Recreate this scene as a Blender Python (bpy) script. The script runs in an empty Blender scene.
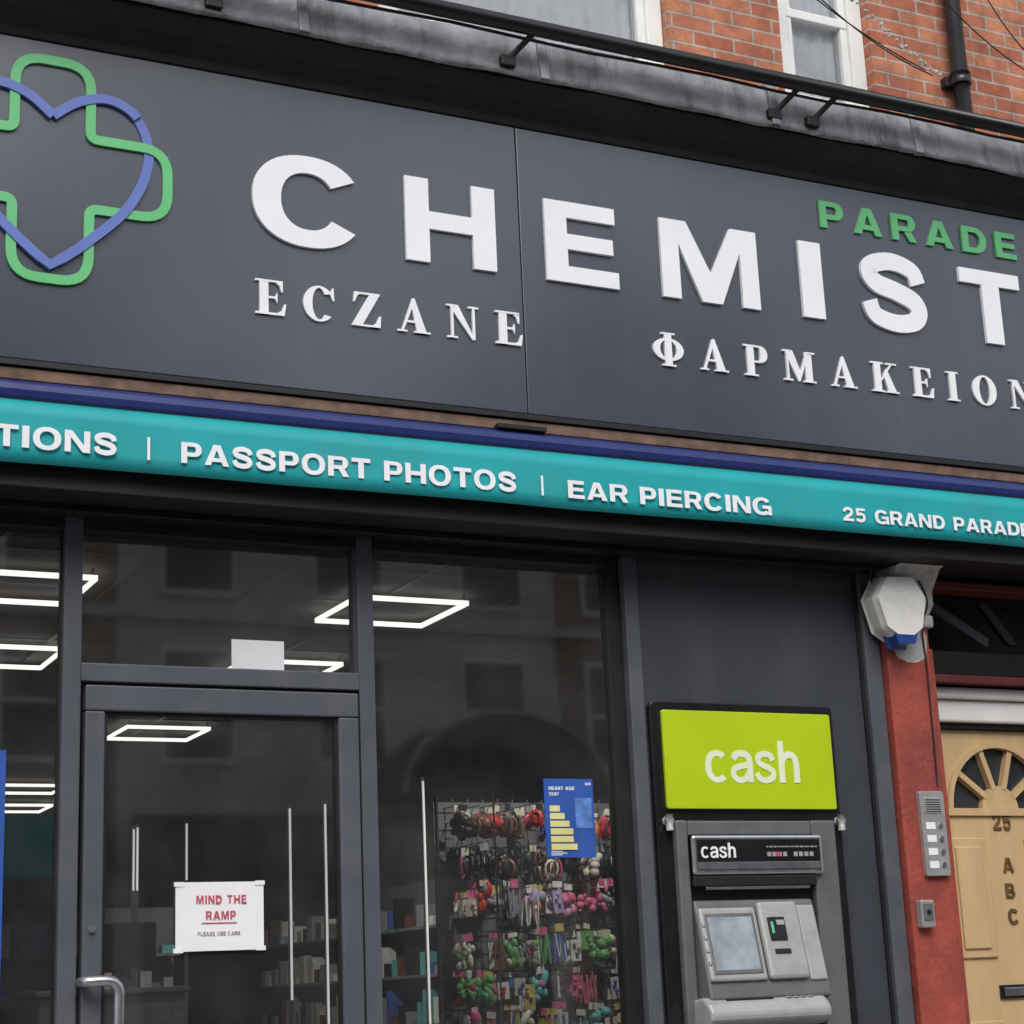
import bpy, bmesh, math, random
from mathutils import Vector, Matrix
random.seed(7)
S=bpy.context.scene
COL=S.collection
S.view_settings.view_transform='Standard'
S.view_settings.look='None'
S.view_settings.exposure=0

# ---------------- materials ----------------
def mat(name,col,rough=.5,metal=0,var=.12,scale=6.,bump=0,bscale=60.,coat=0,rvar=.1,spec=.5,dirt=None,dirtamt=.0,streak=False,dstreak=False):
    m=bpy.data.materials.new(name);m.use_nodes=True
    nt=m.node_tree;n=nt.nodes;L=nt.links
    b=n['Principled BSDF']
    tc=n.new('ShaderNodeTexCoord')
    src=tc.outputs['Object'];dsrc=src
    if streak or dstreak:
        mp=n.new('ShaderNodeMapping');mp.inputs['Scale'].default_value=(3,3,.35);L.new(src,mp.inputs[0]);dsrc=mp.outputs[0]
        if streak: src=dsrc
    no=n.new('ShaderNodeTexNoise');no.inputs['Scale'].default_value=scale;no.inputs['Detail'].default_value=2.5;no.inputs['Roughness'].default_value=.62
    L.new(src,no.inputs['Vector'])
    cr=n.new('ShaderNodeValToRGB')
    c=Vector(col[:3])
    lo=c*(1-var);hi=c*(1+var)
    cr.color_ramp.elements[0].position=.3;cr.color_ramp.elements[1].position=.7
    cr.color_ramp.elements[0].color=(*lo,1);cr.color_ramp.elements[1].color=(*[min(1,x) for x in hi],1)
    L.new(no.outputs['Fac'],cr.inputs[0])
    out=cr.outputs[0]
    if dirt:
        n2=n.new('ShaderNodeTexNoise');n2.inputs['Scale'].default_value=scale*.6;n2.inputs['Detail'].default_value=5;n2.inputs['Roughness'].default_value=.7
        L.new(dsrc,n2.inputs['Vector'])
        r2=n.new('ShaderNodeValToRGB');r2.color_ramp.elements[0].position=.50;r2.color_ramp.elements[1].position=.72
        r2.color_ramp.elements[1].color=(dirtamt,)*3+(1,)
        L.new(n2.outputs['Fac'],r2.inputs[0])
        mx=n.new('ShaderNodeMixRGB');L.new(r2.outputs[0],mx.inputs[0]);L.new(out,mx.inputs[1]);mx.inputs[2].default_value=(*dirt,1)
        out=mx.outputs[0]
    L.new(out,b.inputs['Base Color'])
    b.inputs['Metallic'].default_value=metal
    b.inputs['Specular IOR Level'].default_value=spec
    mr=n.new('ShaderNodeMapRange');mr.inputs['To Min'].default_value=max(.02,rough-rvar);mr.inputs['To Max'].default_value=min(1,rough+rvar)
    L.new(no.outputs['Fac'],mr.inputs[0]);L.new(mr.outputs[0],b.inputs['Roughness'])
    b.inputs['Coat Weight'].default_value=coat
    b.inputs['Coat Roughness'].default_value=.14
    if bump:
        n3=n.new('ShaderNodeTexNoise');n3.inputs['Scale'].default_value=bscale;n3.inputs['Detail'].default_value=3
        L.new(tc.outputs['Object'],n3.inputs['Vector'])
        bp=n.new('ShaderNodeBump');bp.inputs['Strength'].default_value=bump;bp.inputs['Distance'].default_value=.01
        L.new(n3.outputs['Fac'],bp.inputs['Height']);L.new(bp.outputs[0],b.inputs['Normal'])
        if coat: L.new(bp.outputs[0],b.inputs['Coat Normal'])
    return m
def emat(name,col,st):
    m=bpy.data.materials.new(name);m.use_nodes=True;b=m.node_tree.nodes['Principled BSDF']
    b.inputs['Base Color'].default_value=(*col,1);b.inputs['Emission Color'].default_value=(*col,1);b.inputs['Emission Strength'].default_value=st
    m.cycles.emission_sampling='NONE'
    return m
def glassmat(name,tint=(.78,.80,.80),ior=1.5,mul=3.1,dust=.025):
    m=bpy.data.materials.new(name);m.use_nodes=True;nt=m.node_tree;n=nt.nodes;L=nt.links;n.clear()
    o=n.new('ShaderNodeOutputMaterial');mx=n.new('ShaderNodeMixShader');t=n.new('ShaderNodeBsdfTransparent');g=n.new('ShaderNodeBsdfGlossy')
    t.inputs[0].default_value=(*tint,1);g.inputs['Roughness'].default_value=.03;g.inputs[0].default_value=(1,1,1,1)
    fr=n.new('ShaderNodeFresnel');fr.inputs[0].default_value=ior
    mu=n.new('ShaderNodeMath');mu.operation='MULTIPLY';mu.inputs[1].default_value=mul
    L.new(fr.outputs[0],mu.inputs[0]);L.new(mu.outputs[0],mx.inputs[0])
    tc=n.new('ShaderNodeTexCoord')
    no=n.new('ShaderNodeTexNoise');no.inputs['Scale'].default_value=1.1;no.inputs['Detail'].default_value=0
    bp=n.new('ShaderNodeBump');bp.inputs['Strength'].default_value=.045;bp.inputs['Distance'].default_value=.02
    L.new(tc.outputs['Object'],no.inputs['Vector']);L.new(no.outputs['Fac'],bp.inputs['Height']);L.new(bp.outputs[0],g.inputs['Normal'])
    d=n.new('ShaderNodeBsdfDiffuse');d.inputs[0].default_value=(.6,.59,.57,1)
    m2=n.new('ShaderNodeMixShader')
    n2=n.new('ShaderNodeTexNoise');n2.inputs['Scale'].default_value=4;n2.inputs['Detail'].default_value=6
    L.new(tc.outputs['Object'],n2.inputs['Vector'])
    mr=n.new('ShaderNodeMapRange');mr.inputs['From Min'].default_value=.3;mr.inputs['From Max'].default_value=.8;mr.inputs['To Min'].default_value=dust*.4;mr.inputs['To Max'].default_value=dust*2.2
    L.new(n2.outputs['Fac'],mr.inputs[0]);L.new(mr.outputs[0],m2.inputs[0])
    L.new(t.outputs[0],mx.inputs[1]);L.new(g.outputs[0],mx.inputs[2])
    L.new(mx.outputs[0],m2.inputs[1]);L.new(d.outputs[0],m2.inputs[2]);L.new(m2.outputs[0],o.inputs[0])
    return m
def brickmat(name,c1,c2,mortar):
    m=bpy.data.materials.new(name);m.use_nodes=True;nt=m.node_tree;n=nt.nodes;L=nt.links;b=n['Principled BSDF']
    g=n.new('ShaderNodeNewGeometry');sp=n.new('ShaderNodeSeparateXYZ');cb=n.new('ShaderNodeCombineXYZ')
    L.new(g.outputs['Position'],sp.inputs[0])
    ad=n.new('ShaderNodeMath');ad.operation='ADD'
    L.new(sp.outputs[0],ad.inputs[0]);L.new(sp.outputs[1],ad.inputs[1])
    L.new(ad.outputs[0],cb.inputs[0]);L.new(sp.outputs[2],cb.inputs[1])
    br=n.new('ShaderNodeTexBrick');br.inputs['Scale'].default_value=1;br.inputs['Brick Width'].default_value=.225;br.inputs['Row Height'].default_value=.075
    br.inputs['Mortar Size'].default_value=.007;br.inputs['Mortar Smooth'].default_value=.2;br.inputs['Bias'].default_value=-.1
    br.inputs['Color1'].default_value=(*c1,1);br.inputs['Color2'].default_value=(*c2,1);br.inputs['Mortar'].default_value=(*mortar,1)
    L.new(cb.outputs[0],br.inputs['Vector'])
    no=n.new('ShaderNodeTexNoise');no.inputs['Scale'].default_value=7;no.inputs['Detail'].default_value=6;no.inputs['Roughness'].default_value=.75
    L.new(g.outputs['Position'],no.inputs['Vector'])
    mr=n.new('ShaderNodeMapRange');mr.inputs['From Min'].default_value=.3;mr.inputs['From Max'].default_value=.7;mr.inputs['To Min'].default_value=.5;mr.inputs['To Max'].default_value=1.25
    L.new(no.outputs['Fac'],mr.inputs[0])
    mx=n.new('ShaderNodeMixRGB');mx.blend_type='MULTIPLY';mx.inputs[0].default_value=1
    L.new(br.outputs['Color'],mx.inputs[1]);L.new(mr.outputs[0],mx.inputs[2]);L.new(mx.outputs[0],b.inputs['Base Color'])
    b.inputs['Roughness'].default_value=.9
    bp=n.new('ShaderNodeBump');bp.invert=True;bp.inputs['Strength'].default_value=.8;bp.inputs['Distance'].default_value=.008
    L.new(br.outputs['Fac'],bp.inputs['Height']);L.new(bp.outputs[0],b.inputs['Normal'])
    return m

M={}
M['sign']=mat('sign_panel_paint',(.040,.049,.070),.27,var=.08,scale=1.2,rvar=.06,bump=.10,bscale=1.4,spec=.85,coat=.55,dirt=(.075,.082,.10),dirtamt=.45,dstreak=True)
M['frame']=mat('frame_powdercoat',(.085,.092,.112),.42,var=.08,scale=5,bump=.03,bscale=200,dirt=(.17,.17,.17),dirtamt=.35)
M['panel']=mat('panel_powdercoat',(.046,.050,.064),.42,var=.1,scale=2.5,rvar=.1,dirt=(.095,.095,.105),dirtamt=.45,dstreak=True)
M['white']=mat('letter_white',(.87,.88,.91),.35,var=.03)
M['green']=mat('letter_green',(.12,.46,.18),.4,var=.06)
M['greenl']=mat('logo_green',(.13,.52,.20),.4,var=.06)
M['blue']=mat('logo_blue',(.12,.18,.50),.4,var=.06)
M['teal']=mat('awning_teal',(.006,.36,.39),.6,var=.08,scale=3,bump=.25,bscale=9,dirt=(.03,.27,.28),dirtamt=.5)
M['casblue']=mat('cassette_blue',(.016,.028,.14),.35,var=.1)
M['black']=mat('black_paint',(.010,.010,.011),.5,var=.3)
M['blackgl']=mat('black_gloss',(.012,.012,.014),.25,var=.2)
M['wood']=mat('batten_wood',(.16,.10,.07),.8,var=.4,scale=14)
M['lead']=mat('lead_flashing',(.23,.235,.25),.5,metal=.1,var=.3,scale=6,bump=.55,bscale=22,dirt=(.05,.05,.052),dirtamt=.85,rvar=.15,dstreak=True)
M['soffit']=mat('soffit_black',(.014,.014,.016),.7,var=.5,scale=8,dirt=(.035,.035,.036),dirtamt=.5)
M['upvc']=mat('window_white_paint',(.80,.80,.78),.5,var=.05,dirt=(.5,.48,.44),dirtamt=.35)
M['curtain']=mat('net_curtain',(.84,.86,.88),.9,var=.06,scale=8)
M['redpaint']=mat('red_masonry_paint',(.33,.060,.040),.75,var=.2,scale=7,bump=.5,bscale=45,dirt=(.15,.04,.035),dirtamt=.75)
M['stone']=mat('painted_stone',(.48,.48,.46),.85,var=.25,scale=9,bump=.6,bscale=30,dirt=(.14,.13,.12),dirtamt=.85)
M['maroon']=mat('maroon_paint',(.13,.022,.018),.5,var=.2)
M['doorwood']=mat('pale_door_paint',(.60,.42,.22),.5,var=.09,scale=3,streak=True,dirt=(.44,.28,.13),dirtamt=.5)
M['brass']=mat('aged_brass',(.20,.12,.05),.45,metal=.5,var=.3,scale=30)
M['alu']=mat('brushed_metal',(.60,.61,.63),.32,metal=1,var=.1,scale=20)
M['atm']=mat('atm_grey',(.15,.15,.155),.45,metal=.2,var=.08,scale=10,dirt=(.09,.09,.09),dirtamt=.5)
M['atml']=mat('atm_light_grey',(.38,.38,.37),.42,metal=.1,var=.07,scale=12,dirt=(.22,.22,.21),dirtamt=.5)
M['lime']=mat('lime_panel',(.46,.61,.010),.3,var=.05,scale=1.5)
M['limetext']=mat('pale_lime_text',(.80,.86,.64),.35,var=.03)
M['screen']=mat('atm_screen',(.30,.34,.38),.10,var=.4,scale=7,rvar=.03)
M['paper']=mat('paper',(.84,.84,.86),.7,var=.04)
M['redink']=mat('red_ink',(.50,.08,.12),.7)
M['greyink']=mat('grey_ink',(.36,.30,.34),.7)
M['posterblue']=mat('poster_blue',(.03,.10,.40),.45,var=.15)
M['yellow']=mat('poster_yellow',(.75,.70,.30),.5)
M['greenled']=emat('green_led',(.1,.5,.25),.08)
M['strobe']=mat('strobe_blue',(.02,.06,.25),.2)
M['plastic']=mat('alarm_plastic',(.74,.73,.70),.5,var=.06,dirt=(.42,.39,.34),dirtamt=.6)
M['steel']=mat('intercom_steel',(.42,.41,.40),.4,metal=.4,var=.12,scale=12)
M['led']=emat('ceiling_led',(1,.97,.9),1.5)
M['led2']=emat('shelf_led',(1,.98,.95),.6)
M['ceil']=mat('ceiling_tiles',(.22,.20,.19),.9,var=.1)
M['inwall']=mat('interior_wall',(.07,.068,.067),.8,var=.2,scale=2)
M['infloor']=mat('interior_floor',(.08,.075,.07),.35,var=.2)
M['shelf']=mat('shelf_metal',(.14,.14,.145),.5)
M['rackm']=mat('rack_mesh_metal',(.17,.17,.175),.5,var=.3,scale=12)
M['glass']=glassmat('shop_glass')
M['winglass']=glassmat('sash_glass',(.97,.98,.99),1.45,1.2,.01)
M['asphalt']=mat('asphalt',(.05,.05,.052),.85,var=.25,scale=4,bump=.6,bscale=120)
M['paving']=mat('paving',(.22,.21,.20),.85,var=.2,scale=3,bump=.4,bscale=60)
M['kerb']=mat('kerb_granite',(.28,.27,.26),.8,var=.2)
M['brick']=brickmat('red_brick',(.40,.125,.070),(.56,.23,.125),(.42,.36,.31))
M['brick2']=brickmat('stock_brick',(.30,.21,.15),(.38,.27,.18),(.38,.35,.31))
M['render']=mat('cream_render',(.62,.58,.52),.85,var=.12,scale=2)
M['dwin']=mat('dark_window',(.03,.035,.04),.1,var=.3)

# ---------------- helpers ----------------
def empty(name):
    e=bpy.data.objects.new(name,None);COL.objects.link(e);return e
def addobj(name,me,m,par=None,bevel=0,smooth=False,seg=2):
    o=bpy.data.objects.new(name,me);COL.objects.link(o)
    if m is not None: me.materials.append(m)
    if par: o.parent=par
    if bevel:
        b=o.modifiers.new('bev','BEVEL');b.width=bevel;b.segments=seg;b.limit_method='ANGLE'
    if smooth:
        for p in me.polygons:p.use_smooth=True
    return o
def box(name,x0,x1,y0,y1,z0,z1,m,par=None,bevel=0.0):
    me=bpy.data.meshes.new(name)
    v=[(x,y,z) for x in(x0,x1) for y in(y0,y1) for z in(z0,z1)]
    f=[(0,1,3,2),(4,6,7,5),(0,4,5,1),(2,3,7,6),(0,2,6,4),(1,5,7,3)]
    me.from_pydata(v,[],f);me.update()
    return addobj(name,me,m,par,bevel)
def pane(name,x0,x1,y,z0,z1,m,par=None):
    me=bpy.data.meshes.new(name);me.from_pydata([(x0,y,z0),(x1,y,z0),(x1,y,z1),(x0,y,z1)],[],[(0,1,2,3)]);me.update();return addobj(name,me,m,par)
def wedge(name,prof,x0,x1,m,par=None,bevel=0,smooth=False):
    n=len(prof);me=bpy.data.meshes.new(name)
    v=[(x0,y,z) for y,z in prof]+[(x1,y,z) for y,z in prof]
    f=[tuple(range(n)),tuple(range(2*n-1,n-1,-1))]+[(i,i+n,(i+1)%n+n,(i+1)%n) for i in range(n)]
    me.from_pydata(v,[],f);me.update()
    return addobj(name,me,m,par,bevel,smooth)
def xzprism(name,poly,y0,y1,m,par=None,bevel=0):
    n=len(poly);me=bpy.data.meshes.new(name)
    v=[(x,y0,z) for x,z in poly]+[(x,y1,z) for x,z in poly]
    f=[tuple(range(n)),tuple(range(2*n-1,n-1,-1))]+[(i,i+n,(i+1)%n+n,(i+1)%n) for i in range(n)]
    me.from_pydata(v,[],f);me.update()
    return addobj(name,me,m,par,bevel)
def tube(name,pts,r,m,par=None,k=10):
    P=[Vector(p) for p in pts];n=len(P);vs=[];fs=[]
    up=None
    for i,p in enumerate(P):
        d=((P[min(n-1,i+1)]-P[max(0,i-1)])).normalized()
        if up is None: up=Vector((0,0,1)) if abs(d.z)<.9 else Vector((1,0,0))
        s=d.cross(up).normalized();u=s.cross(d).normalized();up=u
        for j in range(k):
            a=2*math.pi*j/k;vs.append(tuple(p+s*math.cos(a)*r+u*math.sin(a)*r))
    for i in range(n-1):
        for j in range(k): fs.append((i*k+j,i*k+(j+1)%k,(i+1)*k+(j+1)%k,(i+1)*k+j))
    ns=len(fs)
    fs.append(tuple(range(k)));fs.append(tuple(range(n*k-1,(n-1)*k-1,-1)))
    me=bpy.data.meshes.new(name);me.from_pydata(vs,[],fs);me.update()
    for i in range(ns): me.polygons[i].use_smooth=True
    return addobj(name,me,m,par)
def catmull(P,n=8,closed=False):
    out=[];k=len(P)
    rng=range(k) if closed else range(k-1)
    for i in rng:
        g=(lambda j:P[j%k]) if closed else (lambda j:P[max(0,min(k-1,j))])
        a,b,c,d=g(i-1),g(i),g(i+1),g(i+2)
        for s in range(n):
            t=s/n
            out.append(tuple(.5*((2*b[q])+(-a[q]+c[q])*t+(2*a[q]-5*b[q]+4*c[q]-d[q])*t*t+(-a[q]+3*b[q]-3*c[q]+d[q])*t**3) for q in range(len(b))))
    if not closed: out.append(tuple(P[-1]))
    return out

# ---------------- lettering ----------------
def R(x0,y0,x1,y1): return ('p',[(x0,y0),(x1,y0),(x1,y1),(x0,y1)])
def arcpts(cx,cy,rx,ry,a0,a1,n=28,p=1.0):
    out=[]
    for i in range(n+1):
        a=math.radians(a0+(a1-a0)*i/n);c,s=math.cos(a),math.sin(a)
        out.append((cx+rx*math.copysign(abs(c)**p,c),cy+ry*math.copysign(abs(s)**p,s)))
    return out
def ring(cx,cy,rx,ry,tv,th,a0=0,a1=360,p=.9):
    n=40
    return ('s',arcpts(cx,cy,rx,ry,a0,a1,n,p),arcpts(cx,cy,rx-tv,ry-th,a0,a1,n,p),abs(a1-a0)>=360)
def stroke(pts,t,n=8,closed=False,smooth=True):
    c=catmull(pts,n,closed) if smooth else pts
    k=len(c);o=[];i_=[]
    for j in range(k):
        a=c[(j-1)%k] if (closed or j>0) else c[j]; b=c[(j+1)%k] if (closed or j<k-1) else c[j]
        dx,dy=b[0]-a[0],b[1]-a[1];l=math.hypot(dx,dy) or 1
        tt=t(j/(k-1)) if callable(t) else t
        nx,ny=-dy/l*tt/2,dx/l*tt/2
        o.append((c[j][0]+nx,c[j][1]+ny));i_.append((c[j][0]-nx,c[j][1]-ny))
    return ('s',o,i_,closed)
def bowl(x0,y0,y1,w,v,t):
    cy=(y0+y1)/2;ry=(y1-y0)/2;rx=min(w-x0,ry*1.15);cx=w-rx
    o=[(x0,y1)]+arcpts(cx,cy,rx,ry,90,-90,20,.9)+[(x0,y0)]
    i=[(x0,y1-t)]+arcpts(cx,cy,rx-v,ry-t,90,-90,20,.9)+[(x0,y0+t)]
    return ('s',o,i,False)
v,t=.29,.21
def sans(ch):
    if ch=='C': w=1.18;return w,[ring(w/2,.5,w/2,.53,.3,.2,33,327)]
    if ch=='O': w=1.22;return w,[ring(w/2,.5,w/2,.53,.29,.2)]
    if ch=='G': w=1.22;return w,[ring(w/2,.5,w/2,.53,.3,.2,36,318),R(w*.52,.36,w,.55),R(w-.22,0,w,.54)]
    if ch=='H': w=1.12;return w,[R(0,0,v,1),R(w-v,0,w,1),R(v-.01,.4,w-v+.01,.61)]
    if ch=='E': w=.96;return w,[R(0,0,v,1),R(v-.01,0,w,.2),R(v-.01,.8,w-.02,1),R(v-.01,.41,w-.06,.6)]
    if ch=='M': w=1.37;return w,[('p',[(0,0),(0,1),(.37,1),(w/2,.37),(w-.37,1),(w,1),(w,0),(w-.25,0),(w-.25,.7),(w/2+.14,0),(w/2-.14,0),(.25,.7),(.25,0)])]
    if ch=='I': w=.31;return w,[R(0,0,w,1)]
    if ch=='T': w=.99;return w,[R(w/2-v/2,0,w/2+v/2,.81),R(0,.8,w,1)]
    if ch=='L': w=.9;return w,[R(0,0,v,1),R(v-.01,0,w,.2)]
    if ch=='S':
        w=1.03
        P=[(.88*w,.655),(.80*w,.83),(.5*w,.915),(.2*w,.84),(.15*w,.70),(.27*w,.585),(.52*w,.52),(.78*w,.42),(.86*w,.28),(.77*w,.14),(.5*w,.085),(.2*w,.16),(.115*w,.345)]
        return w,[stroke(P,lambda q:.205+.05*math.sin(math.pi*q)**4+.03*abs(math.cos(math.pi*q)))]
    if ch=='P': w=1.0;return w,[R(0,0,v,1),bowl(v-.01,.33,1,w,.29,.19)]
    if ch=='R': w=1.08;return w,[R(0,0,v,1),bowl(v-.01,.37,1,w-.03,.29,.18),('p',[(.52,.4),(.84,.42),(w,0),(w-.31,0)])]
    if ch=='D': w=1.1;return w,[R(0,0,v,1),bowl(v-.01,0,1,w,.29,.2)]
    if ch=='A': w=1.2;return w,[('p',[(0,0),(.30,0),(.61,.78),(.61,1),(.42,1)]),('p',[(w,0),(w-.30,0),(w-.61,.78),(w-.61,1),(w-.42,1)]),R(.24,.18,w-.24,.36)]
    if ch=='N': w=1.12;return w,[R(0,0,.27,1),R(w-.27,0,w,1),('p',[(.02,1),(.32,1),(w-.02,0),(w-.32,0)])]
    if ch=='U': w=1.1;return w,[('s',[(0,1)]+arcpts(w/2,.45,w/2,.47,180,360,20,.9)+[(w,1)],[(v,1)]+arcpts(w/2,.45,w/2-v,.27,180,360,20,.9)+[(w-v,1)],False)]
    if ch=='B': w=1.05;return w,[R(0,0,v,1),bowl(v-.01,.45,1,w-.06,.27,.17),bowl(v-.01,0,.56,w,.29,.18)]
    if ch=='2': w=.92;return w,[stroke([(.12,.66),(.2,.83),(.46,.91),(.72,.83),(.78,.67),(.66,.49),(.38,.32),(.14,.1)],.22),R(0,0,w,.19)]
    if ch=='5': w=.92;return w,[R(.14,.81,.86,1),R(.1,.45,.3,1),stroke([(.2,.5),(.46,.6),(.72,.53),(.79,.34),(.69,.15),(.42,.09),(.1,.2)],.22)]
    return .45,[]
def ser(ch):
    s=.055
    if ch=='E': w=.84;return w,[R(.12,0,.37,1),R(0,0,w-.02,s+.01),R(0,1-s,w-.06,1),('p',[(w-.3,1-s/2),(w-.06,1),(w-.06,.68),(w-.1,.68),(w-.16,.86)]),('p',[(w-.3,s/2),(w-.02,0),(w+.03,.34),(w-.02,.34),(w-.1,.14)]),R(.36,.47,.6,.53),('p',[(.54,.5),(.62,.34),(.62,.66)])]
    if ch=='I': w=.49;return w,[R(.12,0,.37,1),R(0,0,w,s),R(0,1-s,w,1)]
    if ch=='C': w=.9;return w,[ring(w/2+.02,.5,w/2+.01,.52,.26,.06,38,318,1.0),('p',[(w-.2,.93),(w-.09,.88),(w-.04,1.0),(w-.01,1.0),(w+.01,.62),(w-.03,.62),(w-.1,.78)])]
    if ch=='O': w=.98;return w,[ring(w/2,.5,w/2,.52,.27,.06,0,360,1.0)]
    if ch=='F': w=1.06;return w,[ring(w/2,.5,w/2,.36,.24,.055,0,360,1.0),R(w/2-.12,-.03,w/2+.12,1.03),R(w/2-.24,-.03,w/2+.24,.025),R(w/2-.24,.975,w/2+.24,1.03)]
    if ch=='Z': w=.84;return w,[R(.08,1-s,w,1),R(0,0,w,s),('p',[(.0,s/2),(.3,s/2),(w,1-s/2),(w-.3,1-s/2)]),('p',[(.08,1),(.3,1),(.16,.87),(.09,.7),(.05,.7)]),('p',[(w,0),(w-.3,0),(w-.12,.14),(w-.03,.34),(w+.02,.34)])]
    if ch=='A': w=1.0;return w,[('p',[(.1,0),(.17,0),(.5,.84),(.5,1.02),(.47,1.02)]),('p',[(.60,0),(.89,0),(.54,1.02),(.47,1.02),(.42,.88)]),R(.22,.29,.7,.35),R(0,0,.29,s),R(.5,0,w,s)]
    if ch=='N': w=1.0;return w,[R(.13,0,.2,1),R(w-.2,0,w-.13,1),('p',[(.06,1),(.36,1),(w-.13,.0),(w-.2,-.02)]),R(0,0,.33,s),R(w-.33,1-s,w,1),R(0,1-s,.3,1)]
    if ch=='M': w=1.2;return w,[R(.13,0,.2,1),R(w-.37,0,w-.12,1),('p',[(.06,1),(.37,1),(.66,.28),(.58,0),(.54,0)]),('p',[(w-.3,1),(w-.2,1),(.60,.02),(.56,.02),(.56,.14)]),R(0,0,.33,s),R(w-.48,0,w,s),R(0,1-s,.3,1),R(w-.3,1-s,w,1)]
    if ch=='P': w=.86;return w,[R(.12,0,.37,1),R(0,0,.5,s),R(0,1-s,.4,1),bowl(.35,.44,1,w,.26,.06)]
    if ch=='K': w=1.02;return w,[R(.12,0,.37,1),R(0,0,.49,s),R(0,1-s,.49,1),('p',[(.36,.4),(.42,.4),(.86,.98),(.78,.98)]),('p',[(.48,.6),(.62,.8),(.97,0),(.66,0)]),R(.58,1-s,w,1),R(.55,0,w+.03,s)]
    return .45,[]
class LB:
    def __init__(s): s.v=[];s.f=[];s.k=0
    def part(s,p,fx,yf,yb):
        off=(s.k%7)*.00035;s.k+=1;yf=yf-off
        if p[0]=='p':
            q=[fx(a) for a in p[1]];n=len(q);b=len(s.v)
            s.v+=[(x,yf,z) for x,z in q]+[(x,yb,z) for x,z in q]
            s.f.append(tuple(range(b,b+n)))
            s.f+=[(b+i,b+(i+1)%n,b+n+(i+1)%n,b+n+i) for i in range(n)]
        else:
            o=[fx(a) for a in p[1]];i_=[fx(a) for a in p[2]];n=len(o);b=len(s.v)
            if p[3]: o=o[:-1];i_=i_[:-1];n=n-1
            s.v+=[(x,yf,z) for x,z in o]+[(x,yf,z) for x,z in i_]+[(x,yb,z) for x,z in o]+[(x,yb,z) for x,z in i_]
            for j in range(n if p[3] else n-1):
                k=(j+1)%n
                s.f+=[(b+j,b+k,b+n+k,b+n+j),(b+j,b+2*n+j,b+2*n+k,b+k),(b+n+j,b+n+k,b+3*n+k,b+3*n+j)]
            if not p[3]:
                s.f+=[(b,b+n,b+3*n,b+2*n),(b+n-1,b+2*n-1,b+4*n-1,b+3*n-1)]
    def glyph(s,parts,x,z,h,kx,yf,yb):
        for p in parts: s.part(p,lambda a:(x+a[0]*h*kx,z+a[1]*h),yf,yb)
    def make(s,name,m,par):
        me=bpy.data.meshes.new(name);me.from_pydata(s.v,[],s.f);me.update()
        return addobj(name,me,m,par)
def layout(lb,font,text,x0,x1,z,h,yf,yb,kx=None,gap=.16,space=.5):
    g=[font(c) if c!=' ' else (space,[]) for c in text]
    tot=sum(a[0] for a in g)
    if kx is None:
        gp=((x1-x0)-tot*h)/(len(g)-1);k=1
    else:
        k=(x1-x0)/((tot+gap*(len(g)-1))*h);gp=gap*h*k
    x=x0
    for w,p in g:
        lb.glyph(p,x,z,h,k,yf,yb);x+=w*h*k+gp

# ---------------- shop sign ----------------
sign=empty('shop_sign')
SY=-.330
box('left_panel',-.8,3.180,SY,-.02,3.51,4.745,M['sign'],sign,.004)
box('right_panel',3.184,7.6,SY,-.02,3.51,4.745,M['sign'],sign,.004)
box('bottom_trim',-.8,7.6,SY-.006,-.1,3.485,3.507,M['black'],sign,.002)
lf=-.345
def one(name,ch,x0,x1,z0,h,m=M['white'],font=sans,yf=lf,yb=SY):
    lb=LB();w,p=font(ch);lb.glyph(p,x0,z0,h,(x1-x0)/(w*h),yf,yb);return lb.make(name,m,sign)
for ch,a,b in [('C',2.05,2.495),('H',2.675,3.066),('E',3.290,3.625),('M',3.835,4.318),('I',4.54,4.655),('S',4.86,5.225),('T',5.425,5.775)]:
    one('letter_'+ch,ch,a,b,4.087,.355)
lb=LB();layout(lb,sans,'PARADE',4.675,5.79,4.527,.128,-.340,SY);lb.make('parade_letters',M['green'],sign)
lb=LB();layout(lb,ser,'ECZANE',2.06,3.165,3.787,.138,-.340,SY);lb.make('turkish_letters',M['white'],sign)
lb=LB();layout(lb,ser,'FAPMAKEION',3.77,5.79,3.785,.138,-.340,SY);lb.make('greek_letters',M['white'],sign)
cx,cz=1.30,4.243;a,e=.137,.425
def rounded(poly,r,n=7):
    out=[];k=len(poly)
    for i in range(k):
        p0,p1,p2=Vector(poly[i-1]),Vector(poly[i]),Vector(poly[(i+1)%k])
        rr=r[i] if isinstance(r,list) else r
        d0=(p0-p1).normalized();d2=(p2-p1).normalized();A=p1+d0*rr;B=p1+d2*rr
        for j in range(n+1):
            q=j/n;out.append(tuple(A*(1-q)**2+p1*2*q*(1-q)+B*q*q))
    return out
cr_=[(-a,e),(a,e),(a,a),(e,a),(e,-a),(a,-a),(a,-e),(-a,-e),(-a,-a),(-e,-a),(-e,a),(-a,a)]
rad=[.1,.1,.03,.1,.1,.03,.1,.1,.03,.1,.1,.03]
cp=rounded([(cx+x,cz+z) for x,z in cr_],rad)
s=stroke(cp+[cp[0]],.036,smooth=False,closed=True)
lb=LB();lb.part(('s',s[1],s[2],True),lambda q:q,-.342,SY);lb.make('logo_cross',M['greenl'],sign)
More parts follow.
